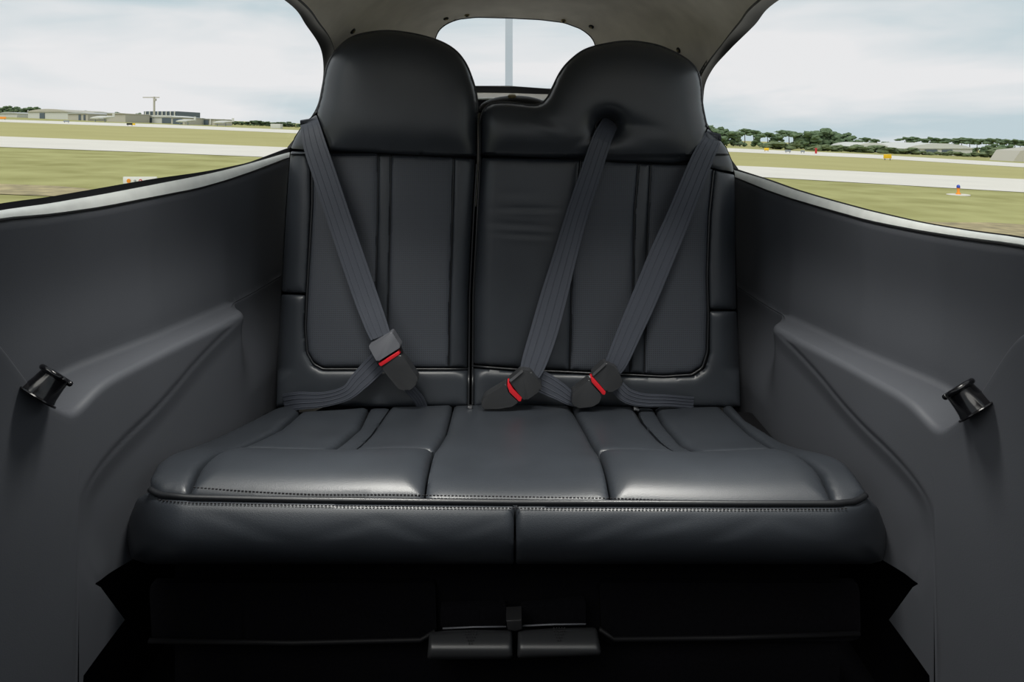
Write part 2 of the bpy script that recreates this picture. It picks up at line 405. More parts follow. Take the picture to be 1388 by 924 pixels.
def build_roof():
    LL, RR, BB = crom(RAILL, 14), crom(RAILR, 14), crom(BUL, 14)
    LL += [LL[-1]+Vector((0, 0, -.09*k)) for k in range(1, 9)]; RR += [RR[-1]+Vector((0, 0, -.09*k)) for k in range(1, 9)]; BB += [BB[-1]]*8
    T = 170; vs = []
    for l, r, b in zip(LL, RR, BB):
        for k in range(T+1):
            t_ = k/T; vs.append(l.lerp(r, t_)+b*(1-abs(2*t_-1)**3.2)**.85)
    W = T+1; S = len(LL)
    V = np.array([tuple(v) for v in vs]); px = CX+F*V[:, 0]/np.maximum(V[:, 1], .05); py = CY-F*(V[:, 2]-CZ)/np.maximum(V[:, 1], .05)
    px[V[:, 1] < 1.5] = -999
    fs = [(i*W+j, i*W+j+1, (i+1)*W+j+1, (i+1)*W+j) for i in range(S-1) for j in range(T)]
    fc = np.array(fs); cen = np.stack([px[fc].mean(1), py[fc].mean(1)], 1); ins = inside(cen, RW)
    keep = [f for f, k in zip(fs, ins) if not k]; pane = [f for f, k in zip(fs, ins) if k]
    bset = {v for f in keep for v in f} & {v for f in pane for v in f}
    RD = resample(RW, 1)
    for v in bset:
        q = RD[((RD-[px[v], py[v]])**2).sum(1).argmin()]; Y = V[v, 1]; V[v] = P(q[0], q[1], Y)
    o = obj('ceiling', V, keep, 'headliner'); struct(o, 'grey suede headliner curving down behind the seats', 'ceiling')
    bvh = BVHTree.FromPolygons([Vector(v) for v in V], fs)
    wn = struct(bpy.data.objects.new('window_3', None), 'small rounded rear window between the headrests', 'window'); col.objects.link(wn)
    used = sorted({v for f in pane for v in f}); ix = {v: i for i, v in enumerate(used)}
    obj('pane', V[used]+np.array([0, .012, 0]), [tuple(ix[v] for v in f) for f in pane], 'glass', wn)
    return o, bvh, wn
roof, RB, rearwin = build_roof()
def hit(px, py, bvh=None, default=2.1):
    d = (P(px, py, 1)-Vector((0, 0, CZ))).normalized(); h = (bvh or RB).ray_cast(Vector((0, 0, CZ)), d)
    return (h[0], h[1], d) if h[0] else (P(px, py, default), -d, d)
ring = [hit(x, y)[0] for x, y in resample(RW, 5)]
tube('window_gasket', [p+Vector((0, .006, 0)) for p in ring], .0025, 'gasket', rearwin, True)
bt = [(590, 118), (620, 118), (660, 118.5), (700, 119), (740, 122), (775, 125), (805, 126)]
ribbon('window_gasket', [hit(x, y-1)[0]-Vector((0, .006, 0)) for x, y in bt], [hit(x, y+7)[0]-Vector((0, .010, 0)) for x, y in bt], .008, 'gasket', rearwin, 3, .001)
# side windows
def side_window(name, IN, OUT, zg, side, lbl):
    wn = struct(bpy.data.objects.new(name, None), lbl, 'window'); col.objects.link(wn)
    a, b = crom(IN, 8), crom(OUT, 8)
    ribbon('roof_gasket', a, b, .012, 'gasket', wn, 4, .003*side)
    low = [Vector((X0+side*(Wo(v.y)+.017), v.y+.0, zg(v.y)-.004)) for v in a]
    vs, fs = [], []; K = 10
    for p, q in zip(a, low):
        if q.z > p.z: q = p.copy()
        for k in range(K+1):
            s = k/K; v = p.lerp(q, s); v.x += side*.05*math.sin(math.pi*s)*min(1, (p-q).length/.25); vs.append(v)
    for i in range(len(a)-1):
        for k in range(K): fs.append((i*(K+1)+k, i*(K+1)+k+1, (i+1)*(K+1)+k+1, (i+1)*(K+1)+k))
    obj('pane', vs, fs, 'glass', wn)
    return wn
w1 = side_window('window_1', INL, RAILL, zgl, -1, 'large left cabin window looking out on the airfield and hangars')
w2 = side_window('window_2', INR, RAILR, zgr, 1, 'large right cabin window looking out on the airfield and pines')
gkl.parent = w1; gkr.parent = w2
# headliner fasteners
for i, (x, y, ms) in enumerate([(478, 42, 'gasket'), (604.5, 25, 'gasket'), (633, 20.5, 'brass'), (764, 28.5, 'brass'), (801.5, 36, 'gasket'), (920, 68, 'gasket')]):
    p, n, d = hit(x, y)
    n = -n if n.dot(d) > 0 else n
    s = lathe('snap_fastener', [(.0085, -.002), (.0085, .002), (.006, .004), (.0055, .0025)], p, n, ms, roof, 16)
    lathe('stud', [(.0035, 0), (.0035, .004), (.002, .005)], p+n*.001, n, 'gasket' if ms == 'brass' else 'brass', s, 12)
# parcel shelf behind the seats
bm = bmesh.new()
shelf = []
sh = empty('parcel_shelf', 'pale grey curved ledge below the rear window behind the seat backs', 'ledge')
A = []; B = []; D_ = []
for k in range(25):
    x = 560+280*k/24; y = 126+ .0003*(x-690)**2*.4+(x-690)*.02
    A.append(hit(x, y)[0]-Vector((0, .004, 0))); p = hit(x, y+2)[0]; B.append(P(x, y+9+.0006*(x-690)**2, p.y-.10)); D_.append(P(x, y+26, p.y-.16))
ribbon('shelf_top', A, B, .006, 'headliner', sh, 4, .006); ribbon('shelf_front', B, D_, .006, 'black', sh, 1)
tube('shelf_lip', [b+Vector((0, -.003, .002)) for b in B], .004, 'silver', sh)
dm = empty('dome_fitting', 'small black domed housing on the ledge under the rear window', 'lamp')  # plain black dome fitting with a brass screw, not a light
c_ = P(698, 148, 1.93)
vs = []; fs = []
for i in range(9):
    el = math.pi/2*i/8
    for k in range(28):
        an = 2*math.pi*k/28; vs.append((c_.x+.105*math.cos(an)*math.cos(el), c_.y+.05*math.sin(an)*math.cos(el), c_.z+.040*math.sin(el)))
for i in range(8):
    for k in range(28): fs.append((i*28+k, i*28+(k+1) % 28, (i+1)*28+(k+1) % 28, (i+1)*28+k))
obj('housing', vs, fs, 'gasket', dm)
lathe('screw', [(.012, 0), (.012, .003), (.009, .005)], P(694, 131, 1.885), (0, -.5, .86), 'brass', dm, 16)
# floor and rear bulkhead
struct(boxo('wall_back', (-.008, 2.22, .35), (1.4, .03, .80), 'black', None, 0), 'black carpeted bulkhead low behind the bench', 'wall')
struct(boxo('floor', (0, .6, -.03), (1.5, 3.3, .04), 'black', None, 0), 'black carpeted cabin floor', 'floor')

# ================================================================ SEAT BACKS
def Yp(row): return 1.50+(545-np.asarray(row, float))/335*.07*np.where(np.asarray(row) > 210, 1, .75)
OUT_L = [(374, 552), (377, 480), (381, 400), (386, 300), (390, 243), (393, 203), (399, 186), (412, 166), (429, 153), (436, 130), (441, 100), (449, 78), (467, 57), (487, 47), (520, 42), (552, 44.5), (588, 53), (614, 66), (630, 84), (640, 107), (646, 130), (647.5, 153), (647, 215), (642, 300), (637, 400), (636, 552)]
OUT_R = [(640, 552), (641, 400), (646, 300), (651, 215), (650, 166), (655, 149), (666, 141), (686, 138.5), (706, 141), (729, 142), (741, 134), (749, 119), (759, 99), (772, 83), (792, 68), (819, 60), (852, 56), (885, 60), (908, 68), (931.5, 81), (945, 96), (950, 116), (952, 142), (958, 172), (971, 182), (984.5, 199), (993, 219), (996, 236), (997, 300), (999, 400), (1001, 470), (1004, 552)]
def cr2(p): return [tuple(v)[:2] for v in crom([Vector((x, y, 0)) for x, y in p], 4)]
CRL = cr2(OUT_L[8:22]); CRR = cr2(OUT_R[4:24])
OUT_L = OUT_L[:8]+CRL+OUT_L[22:]; OUT_R0 = OUT_R[2:4]+CRR; OUT_R = OUT_R[:4]+CRR+OUT_R[24:]
def back_surf(OUT, dent=False, R=.045, rp_=26):
    oc = chaikin(resample(OUT, 10), 2)
    def D(px, py):
        q = np.stack([px, py], 1); d = seg_dist(q, oc)
        d = np.where(py > 500, np.minimum(d+np.clip(py-500, 0, 60), 99), d)
        Y = Yp(py)+R*(1-prof(d/rp_))
        # seat back bows slightly and is hollow between the bolsters
        if dent:
            Y = Y+.085*np.exp(-(((px-822)/17)**2)-(((py-169)/15)**2))+.012*np.exp(-(((px-838)/40)**2)-(((py-176)/20)**2))
            for (x, y, a, sx, sy, s) in [(715, 283, .0022, 40, 3, .01), (705, 305, .0018, 38, 4, .06), (712, 318, .0015, 34, 3.5, .05), (700, 262, .001, 30, 5, 0), (735, 160, .004, 26, 6, .4), (790, 190, .003, 20, 5, -.5), (868, 170, .003, 30, 7, .15)]:
                yy = py-(y+s*(px-x)); Y = Y+.6*a*np.exp(-((px-x)/sx)**2)*(np.exp(-(yy/sy)**2)-.5*np.exp(-((yy-sy*2)/sy)**2))
        return Y
    def s(px, py, h): return PA(px, py, D(px, py)-h)
    return s, D
surfL, DL = back_surf(OUT_L); surfR, DR = back_surf(OUT_R, True)
def Dat(D, x, y): return float(D(np.array([float(x)]), np.array([float(y)]))[0])
def shell(OUT, parent):
    o = resample(OUT, 8); n = len(o); vs = []; fs = []
    for k, (off, sc) in enumerate([(.046, 1), (.075, .998), (.10, .98), (.115, .93)]):
        cx, cy = o.mean(0)
        for x, y in o: vs.append(P(cx+(x-cx)*sc, min(cy+(y-cy)*sc, 552), float(Yp(y))+off))
    for k in range(3):
        for i in range(n): fs.append((k*n+i, k*n+(i+1) % n, (k+1)*n+(i+1) % n, (k+1)*n+i))
    fs.append(tuple(range(3*n, 4*n)))
    return obj('seat_back', vs, fs, 'leather', parent)
def pipe(pts, D, parent, r=.0022, off=-.002, name='piping', m='piping', step=8):
    p = chaikin(resample(pts, step, False), 2, False)
    return tube(name, [P(x, y, Dat(D, x, y)+off) for x, y in p], r, m, parent, False, 6)
bench = empty('bench_seat', 'black leather three-place bench seat with two tall headrests against the rear bulkhead', 'seat')
sbl = shell(OUT_L, bench); sbl['label'] = 'narrow seat back left of the split'
HR_L = [(430, 154)]+CRL[1:]+[(646.5, 212), (588, 211), (510, 207), (447, 204), (438, 180)]
pad('headrest', HR_L, surfL, 'leather', sbl, .034, 46, 3.2)
pad('shoulder_panel', [(429, 155), (412, 167), (400, 187), (394, 201), (420, 203), (445, 205), (436, 181)], surfL, 'leather', sbl, .004, 9, 3)
pad('side_bolster', [(394, 205), (391, 243), (387, 300), (382, 395), (414.5, 397), (418, 340), (421, 275), (421, 232), (415, 206)], surfL, 'leather', sbl, .007, 14, 3)
pad('lower_bolster', [(381.5, 399), (377, 480), (374.5, 551), (634.5, 551), (635, 502), (488, 502), (438, 502), (424, 495), (415, 479), (412, 445), (414, 400)], surfL, 'leather', sbl, .007, 14, 3.5)
pad('insert_panel', [(418, 208), (424, 232), (424.5, 275), (421, 340), (417.5, 400), (415.5, 445), (418, 476), (426, 490), (438, 497.5), (506, 497.5), (509, 380), (511, 300), (512, 208)], surfL, 'perf', sbl, .0045, 11, 3.2)
pad('insert_strip', [(513.5, 209), (512.5, 300), (510.5, 380), (507.5, 497.5), (523, 497.5), (526.5, 380), (528, 300), (529.5, 210)], surfL, 'leather', sbl, .0035, 6, 2.5, cut=3)
pad('insert_panel', [(531, 210), (529.5, 300), (528, 380), (524.5, 497.5), (607, 497.5), (609, 400), (612, 300), (614, 214)], surfL, 'perf', sbl, .0045, 11, 3.2)
pad('edge_strip', [(616, 214), (614, 300), (611, 400), (609, 497.5), (633, 497.5), (634.5, 400), (639, 300), (644, 216)], surfL, 'leather', sbl, .004, 8, 2.8, cut=4)
pipe([(420, 206), (423, 232), (423, 275), (419.5, 340), (416, 400), (414, 445), (416.5, 478), (425, 493), (438, 500), (488, 500), (634, 500)], DL, sbl)
pipe(CRL, DL, sbl, .0028, -.004)
pipe([(646, 222), (641.5, 300), (636.5, 400), (635, 548)], DL, sbl, .0028, -.004)
for a in ([(513, 210), (511.5, 300), (510, 380), (507, 497)], [(530, 211), (529, 300), (527, 380), (524, 497)], [(615, 215), (613, 300), (610, 400), (608, 497)]):
    pipe(a, DL, sbl, .0010, -.0015, 'seam')
sbr = shell(OUT_R, bench); sbr['label'] = 'wide seat back with stepped top right of the split'
pad('headrest', [(651.5, 210)]+CRR+[(951, 199), (940, 216), (912, 221.5), (865, 219.5), (822, 218), (779, 215)], surfR, 'leather', sbr, .034, 46, 3.0)
pad('shoulder_panel', [(959, 174), (971, 183.5), (984, 200), (992, 219), (995, 233), (967, 228), (942, 222), (942, 216), (953, 199)], surfR, 'leather', sbr, .004, 9, 3)
pad('side_bolster', [(968.5, 231), (995.5, 237), (996.5, 300), (998, 419), (962, 418), (960.5, 370), (963, 290)], surfR, 'leather', sbr, .007, 14, 3)
pad('lower_bolster', [(962, 422), (998.5, 422), (1001, 470), (1003.5, 551), (641, 551), (642, 499), (706, 504), (804, 508), (900, 512), (940, 510), (956, 499), (962, 478)], surfR, 'leather', sbr, .007, 14, 3.5)
pad('center_panel', [(652, 214), (647, 300), (643, 400), (642.5, 493), (706, 498), (771, 501), (774, 375), (780, 300), (786, 217)], surfR, 'leather', sbr, .006, 14, 3)
pad('insert_panel', [(788, 218), (782, 300), (776, 375), (773.5, 501), (804, 502.5), (853, 505), (857, 399), (859, 290), (864.5, 222)], surfR, 'perf', sbr, .0045, 11, 3.2)
pad('insert_strip', [(866.5, 222), (861, 290), (859, 399), (855, 505), (872.5, 506), (874.5, 399), (876, 344), (881, 223)], surfR, 'leather', sbr, .0035, 6, 2.5, cut=3)
pad('insert_panel', [(883, 223), (878, 344), (876.5, 399), (874.5, 506), (900, 507.5), (936, 505), (950, 496), (956.5, 478), (958, 420), (957, 372), (960, 290), (966, 229), (940, 224), (912, 224)], surfR, 'perf', sbr, .0045, 11, 3.2)
pipe([(967.5, 231), (961.5, 290), (958.5, 372), (960, 430), (958.5, 478), (952, 498), (938, 507.5), (900, 510), (804, 505.5), (706, 501), (642, 496)], DR, sbr)
pipe(OUT_R0, DR, sbr, .0028, -.004)
pipe([(651, 214), (646.5, 300), (641.5, 400), (640.5, 548)], DR, sbr, .0028, -.004)
for a in ([(787, 218), (781, 300), (775, 375), (772.5, 500)], [(865.5, 223), (860, 290), (858, 399), (854, 504)], [(882, 224), (877, 344), (875.5, 399), (873.5, 505)]):
    pipe(a, DR, sbr, .0010, -.0015, 'seam')
# dark lined opening where the middle belt leaves the headrest
bm = bmesh.new()
q = []
for k in range(24):
    an = 2*math.pi*k/24; q.append((822+15*math.cos(an), 171+11*math.sin(an)))
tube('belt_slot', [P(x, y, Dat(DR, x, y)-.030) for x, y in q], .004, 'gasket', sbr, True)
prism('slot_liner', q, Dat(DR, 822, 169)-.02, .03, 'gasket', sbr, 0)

# ================================================================ SEAT CUSHION
def plan(px, row):
    k = (row-CY)/F; Y = .4418/(k-.1208); return ((px-CX)*Y/F*1000, Y*1000)
def cush(u, v, h):
    X = u/1000; Y = v/1000; z = .435-.1208*(Y-1.02)
    z = z-.014*np.clip((1.085-Y)/.065, 0, 1)**2                # front roll
    z = z+.018*np.exp(-((Y-1.125)/.08)**2)*(1-.75*np.exp(-((X+.0)/.15)**4))                      # thigh roll
    z = z+.004*np.cos(X*9)
    return np.stack([X, Y, z+h], 1)
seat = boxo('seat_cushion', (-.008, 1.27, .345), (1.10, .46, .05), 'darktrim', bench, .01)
def cpad(name, pts, bulge=.010, rad=22, m='leather', **k):
    return pad(name, [plan(*p) for p in pts], cush, m, seat, bulge, rad, 6, .03, cut=14, **k)
cpad('side_panel', [(203, 661), (216, 668), (253, 670), (271, 647), (299, 623), (340, 602), (376, 583), (405, 558), (398, 548), (372, 556), (330, 578), (262, 612), (215, 645)], .006, 20)
cpad('thigh_panel', [(257, 670.5), (275, 648), (304, 624), (323, 616.5), (366, 615.5), (443, 617.5), (475, 619.5), (527, 617.5), (586, 618.5), (573, 675)], .014, 40)
cpad('seat_panel', [(324, 614), (344, 603), (380, 584), (409, 559), (499, 552), (486, 580), (443, 615.5), (366, 613)], .008, 22)
cpad('seat_strip', [(446, 617), (489, 580), (503, 552), (528, 552), (503, 587), (473, 618)], .003, 10)
cpad('seat_panel', [(477, 618), (506, 587), (530, 552), (613, 552), (603, 590), (587.5, 616.5), (527, 615.5)], .008, 22)
cpad('center_panel', [(576, 676), (590, 618), (606, 590), (616, 552), (771, 552), (793, 590), (808.5, 621), (827, 677), (698, 678)], .006, 30)
cpad('thigh_panel', [(831, 678), (812.5, 622), (861, 621), (923, 625), (953, 623), (1015, 619), (1053, 619), (1078, 632), (1109, 654), (1131, 679)], .014, 40)
cpad('seat_panel', [(811, 618.5), (796, 590), (775, 552), (858, 552), (869, 572), (893, 598), (920, 622), (861, 618)], .008, 22)
cpad('seat_strip', [(925, 622), (897, 598), (873, 572), (863, 552), (884, 552), (896, 573), (921, 602), (947, 620)], .003, 10)
cpad('seat_panel', [(951, 619.5), (924, 602), (899, 573), (888, 552), (975, 552), (1012, 587), (1050, 616), (1015, 616.5)], .008, 22)
cpad('side_panel', [(1135, 680), (1113, 653), (1080, 630), (1055, 615), (1016, 586), (979, 552), (990, 548), (1010, 570), (1062, 603), (1143, 643), (1174, 669), (1160, 677)], .006, 20)
# front face of the cushion: two sewn panels
seamx = [(203, 663), (216, 670), (256, 673.5), (422, 677), (574, 679), (698, 680.5), (830, 681), (1000, 682), (1132, 682), (1160, 679), (1174, 671)]
def frontD(px, py):
    ex = np.clip(np.abs(px-687)-440, 0, 80)/80
    Yb = 1.012-.022*np.sin(np.clip((py-672)/95, 0, 1)*math.pi*.75)+.02*np.clip((py-735)/30, 0, 1)**2
    Yb = Yb+.11*(1-np.sqrt(np.clip(1-ex**2, 0, 1)))
    for (x, y, a, sx, sy, s) in [(330, 712, .004, 60, 9, .35), (470, 716, .004, 45, 8, -.25), (560, 722, .0045, 50, 9, .4), (650, 714, .003, 35, 7, -.3), (800, 722, .0045, 60, 9, -.38), (900, 712, .004, 55, 8, -.25), (985, 722, .0045, 50, 9, -.4), (1080, 712, .003, 40, 9, .3), (400, 735, .003, 70, 10, .1), (860, 738, .003, 80, 9, -.1)]:
        yy = py-(y+s*(px-x)); Yb = Yb+.13*a*np.exp(-((px-x)/sx)**2)*(np.exp(-(yy/sy)**2)-.6*np.exp(-((yy-sy*1.8)/sy)**2))
    return Yb
def fs_(px, py, h): return PA(px, py, frontD(px, py)-h)
pad('front_panel', [(201, 667), (216, 674), (256, 677.5), (422, 681), (574, 683), (696.5, 684.5), (696.5, 764), (200, 764), (178, 757), (172, 730), (176, 700), (186, 676)], fs_, 'leather', seat, .006, 14, 4, .04)
pad('front_panel', [(699.5, 684.5), (830, 685), (1000, 686), (1132, 686), (1160, 683), (1176, 674), (1190, 688), (1200, 715), (1201, 742), (1196, 760), (1180, 764), (699.5, 764)], fs_, 'leather', seat, .006, 14, 4, .04)
def cp(px, row, dz=0):
    u, v = plan(px, row); a = cush(np.array([u]), np.array([v]), np.array([dz]))[0]; return Vector(a)
def frontline(dr, off):
    o = []
    for x, y in chaikin(resample(seamx, 12, False), 1, False):
        o.append(P(x, y+dr, float(frontD(np.array([x]), np.array([y+dr]))[0])+off))
    return o
tube('piping', frontline(0, -.001), .0042, 'piping', seat, False, 8)
def stitches(dr, off, x0, x1, parent=seat, top=False):
    bm = bmesh.new(); x = x0
    while x < x1:
        y = itp(x, [a for a, _ in seamx], [b for _, b in seamx])+dr
        if top: p = cp(x, y-1.0, .0085); q = cp(x+3.1, y-1.0, .0085)
        else: p = P(x, y, float(frontD(np.array([x]), np.array([y]))[0])+off); q = P(x+3.1, y, float(frontD(np.array([x]), np.array([y]))[0])+off)
        c = (p+q)/2; box(bm, c, ((q-p).length, .0014, .0014)); x += 5
    o = bobj('stitching', bm, 'stitch', parent, False); o['kind'] = 'stuff'; return o
stitches(8, -.0062, 215, 1150); stitches(-5, 0, 262, 1128, top=True)
# cushion underside pan


# ================================================================ UNDER-SEAT
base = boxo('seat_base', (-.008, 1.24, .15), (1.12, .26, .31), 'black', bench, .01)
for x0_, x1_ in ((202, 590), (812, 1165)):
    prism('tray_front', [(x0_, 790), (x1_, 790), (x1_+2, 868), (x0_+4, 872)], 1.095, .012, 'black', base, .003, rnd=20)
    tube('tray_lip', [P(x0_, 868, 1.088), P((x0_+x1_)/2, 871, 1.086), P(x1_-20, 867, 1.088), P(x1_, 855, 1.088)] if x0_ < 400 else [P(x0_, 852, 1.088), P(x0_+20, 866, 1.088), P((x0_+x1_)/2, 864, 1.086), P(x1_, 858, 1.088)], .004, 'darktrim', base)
for i, (pl, lab) in enumerate([([(582, 857), (600, 854.5), (640, 853), (692, 854), (694, 856), (695, 890), (690, 893), (582, 894), (579, 891)], 'left'), ([(702, 856), (704, 854), (750, 851), (806, 850), (809, 853), (815, 883), (813, 888), (760, 890), (703, 892), (701, 889)], 'right')]):
    tg = empty('storage_pouch', 'glossy black padded flap under the bench, %s one of the pair' % lab, 'flap', 'glossy flaps under the bench')
    q = np.array(pl); cxm = q[:, 0].mean()
    def fl(px, py, h, cxm=cxm): return PA(px, py, 1.045-.036*np.sin(np.clip((py-850)/44, 0, 1)*math.pi*.62)-h)
    pad('flap', pl, fl, 'plastic', tg, .006, 6, 2.5, .06, cut=4)
    hx = (600, 686) if i == 0 else (708, 794)
    prism('hinge_plate', [(hx[0]-3, 822), (hx[1], 820 if i == 0 else 814), (hx[1], 848), (hx[0]-3, 851 if i == 0 else 848)], 1.075, .012, 'black', tg, .002, rnd=8)
    tube('rim', [P(hx[0], 851.5 if i == 0 else 848, 1.045), P(sum(hx)/2, 849.5 if i == 0 else 846, 1.043), P(hx[1], 849 if i == 0 else 845.5, 1.045)], .0012, 'cover', tg)
    bm = bmesh.new(); ex = 638 if i == 0 else 758
    for r_ in range(5):
        for k in range(6-r_ if r_ else 5):
            n_ = 6-r_ if r_ else 5; x = ex+(k-(n_-1)/2)*3.6; y = 853+r_*4.2+(2 if i == 0 else -2)
            Yq = 1.045-.036*math.sin(min(1, max(0, (y-850)/44))*math.pi*.62)-.0085
            box(bm, P(x, y, Yq), (.0016, .0012, .0016))
    em = bobj('emblem_dots', bm, 'stitch', tg, False); em['kind'] = 'stuff'
prism('latch', [(686, 841), (707, 840), (708, 853), (699, 856), (688, 854)], 1.03, .03, 'gasket', base, .002)
# scuff plates closing the side notches
# ================================================================ SEAT BELTS
def belt_strap(pts, parent, name='shoulder_strap', th=.0022, fold=.0):
    """pts: (px,row,Y,half width px, angle offset)"""
    c = np.array([(p[0], p[1], p[2], p[3]) for p in pts], float)
    d = []
    V4 = [Vector(p) for p in c]
    s = crom(V4, 8)
    A, B = [], []
    for i, p in enumerate(s):
        q = s[min(i+1, len(s)-1)]; o = s[max(i-1, 0)]; tx, ty = q[0]-o[0], q[1]-o[1]; l = math.hypot(tx, ty) or 1
        nx, ny = -ty/l, tx/l
        A.append(P(p[0]+nx*p[3], p[1]+ny*p[3], p[2])); B.append(P(p[0]-nx*p[3], p[1]-ny*p[3], p[2]))
    o = ribbon(name, A, B, th, 'web', parent, 6, fold)
    # woven ridges along the strap
    for k_, s0 in enumerate((.12, .36, .62, .88)):
        tube('weave_ridge', [a.lerp(b, s0)-Vector((0, th*.6+abs(fold)*.8, 0)) for a, b in zip(A, B)], .0008, 'web', o, False, 5)
    return o
G = 'seat belts with red release buttons'
b1 = empty('seat_belt', 'leftmost grey seat belt, crossing the narrow seat back to a buckle with grey cover', 'seat belt', G)
belt_strap([(424, 184, 1.62, 11), (420, 172, 1.605, 11), (419, 166, 1.575, 12.5), (421.5, 175, 1.548, 13.5), (427, 198, 1.530, 15.5), (441, 240, 1.515, 16), (466, 315, 1.495, 16.3), (493, 394, 1.478, 16.5), (509, 438, 1.462, 15.5), (516, 456, 1.455, 14)], b1)
prism('latch_cover', [(499, 469), (530, 450), (532, 451), (543, 469), (542, 471), (512, 490), (510, 489)], 1.437, .026, 'cover', b1, .003, (0, -.0002), rnd=5)
prism('release_button', [(513, 492.5), (540, 476), (542, 479), (540.5, 481), (517, 496.5), (514.5, 495.5)], 1.437, .024, 'red', b1, .001)
prism('buckle', [(516, 496), (542, 480.5), (549, 487), (566, 512), (566, 519), (558, 527), (552, 530), (540, 527), (526, 510)], 1.438, .028, 'plastic', b1, .005, (-.0001, 0), rnd=5)
prism('buckle_tongue', [(507, 485), (541, 465), (546, 478), (513, 497)], 1.449, .008, 'gasket', b1, .001)
belt_strap([(548, 520, 1.462, 7), (558, 530, 1.468, 7), (568, 542, 1.478, 7), (574, 556, 1.49, 7)], b1, 'buckle_stalk')
belt_strap([(516, 487, 1.470, 14), (502, 501, 1.474, 14), (488, 515, 1.468, 13), (470, 532, 1.462, 10), (440, 541, 1.462, 10), (405, 543, 1.468, 12), (385, 546, 1.49, 12)], b1, 'lap_strap')
b2 = empty('seat_belt', 'middle grey seat belt, coming out of the dark hole in the right headrest', 'seat belt', G)
belt_strap([(829, 160, 1.60, 10), (824, 172, 1.565, 12), (817, 186, 1.535, 13), (812, 200, 1.525, 13.5), (797, 245, 1.515, 14), (782, 290, 1.508, 14.5), (765, 350, 1.495, 16), (751, 400, 1.482, 18), (737, 450, 1.468, 18.5), (724, 490, 1.455, 17), (718, 507, 1.45, 14)], b2)
prism('latch_cover', [(690, 516), (707, 501), (719, 503), (735, 522), (733, 529), (713, 543), (709, 541)], 1.430, .028, 'plastic', b2, .003, rnd=5)
ribbon('metal_tongue', [P(690, 515, 1.428), P(707, 501, 1.428)], [P(692.5, 517.5, 1.427), P(709.5, 503.5, 1.427)], .002, 'metal', b2)
prism('release_button', [(688, 518.5), (690, 517.5), (695, 527), (707.5, 539.5), (706, 544), (703, 544), (690.5, 531.5), (687.5, 523)], 1.428, .022, 'red', b2, .001)
prism('buckle', [(686.5, 520), (689, 532), (703, 545), (694, 551), (676, 554), (654, 554), (652, 546), (657, 538)], 1.432, .030, 'plastic', b2, .006, (-.0001, 0), rnd=5)
belt_strap([(727, 513, 1.466, 14), (742, 521, 1.462, 14), (758, 530, 1.458, 12), (776, 541, 1.458, 9), (800, 548, 1.47, 6)], b2, 'lap_strap')
b3 = empty('seat_belt', 'rightmost grey seat belt, running from the right shoulder of the wide seat back', 'seat belt', G)
belt_strap([(961, 203, 1.62, 10), (965, 192, 1.605, 11), (966, 187, 1.575, 12), (962.5, 194, 1.553, 13), (957, 204, 1.538, 14), (948, 224, 1.525, 15), (934, 258, 1.512, 15.5), (917, 300, 1.502, 16.5), (898, 344, 1.490, 17.5), (874, 402, 1.476, 17.5), (853, 450, 1.462, 16.5), (838, 485, 1.452, 15), (830, 500, 1.45, 13)], b3)
prism('latch_cover', [(802, 508), (820, 491.5), (836, 498), (845, 518), (842, 524), (830, 531), (822, 531)], 1.430, .028, 'plastic', b3, .003, rnd=5)
ribbon('metal_tongue', [P(802.5, 507, 1.428), P(820, 491, 1.428)], [P(804.5, 509.5, 1.427), P(822, 493.5, 1.427)], .002, 'metal', b3)
prism('release_button', [(801, 512), (803.5, 511), (821, 531), (820, 535), (817, 535), (802, 518)], 1.428, .022, 'red', b3, .001)
prism('buckle', [(799.5, 514), (802, 520), (816, 536), (812, 546), (803, 551), (785, 553), (775, 548), (776, 532)], 1.432, .030, 'plastic', b3, .006, (-.0001, 0), rnd=5)
belt_strap([(836, 523, 1.468, 10), (850, 536, 1.462, 10), (872, 542, 1.462, 9), (905, 543, 1.468, 8), (940, 546, 1.49, 8)], b3, 'lap_strap')
# small metal catches in the crevice between cushion and seat backs
for i, (x, y, wd) in enumerate([(637, 551, 8), (862, 554, 9)]):
    tag(boxo('anchor_clip', P(x, y, 1.462), (wd*.0013, .012, .006), 'metal', None, .002, Matrix.Rotation(.2, 3, 'Y')), 'small bright metal clip in the crevice %s' % ('under the split between seat backs' if i == 0 else 'right of the rightmost buckle'), 'clip')

# ================================================================ OUT OF VIEW: ADDED LIGHT BLOCK AND FILL LAMPS
struct(boxo('front_light_block', (-.008, -.62, .50), (1.45, .04, 1.04), 'wall', None, .01), 'added grey partition behind the camera, blocks low light', 'wall')  # unseen panel added to keep low front light off the seat and footwell
for sx_ in (-.31, .30):
    lp = empty('added_fill_lamp', 'added oblong fill lamp, out of view above the %s seat edge' % ('left' if sx_ < 0 else 'right'), 'lamp', loc=(0, 0, 0))  # added lamp standing in for the overhead light; no such lamp is seen
    boxo('housing', (sx_, 1.0, 1.325), (.26, .10, .03), 'gasket', lp, .008)
    boxo('lens', (sx_, 1.0, 1.3085), (.22, .07, .006), 'lamp', lp, .002)
    ld = bpy.data.lights.new('fill_lamp_glow', 'AREA'); ld.shape = 'RECTANGLE'; ld.size = .24; ld.size_y = .09; ld.energy = 3.0; ld.color = (1, .98, .92); ld.spread = math.radians(80)
    lo = bpy.data.objects.new('fill_lamp_glow', ld); col.objects.link(lo); lo.location = (sx_, 1.0, 1.302); lo.rotation_euler.x = math.radians(6); lo.parent = lp
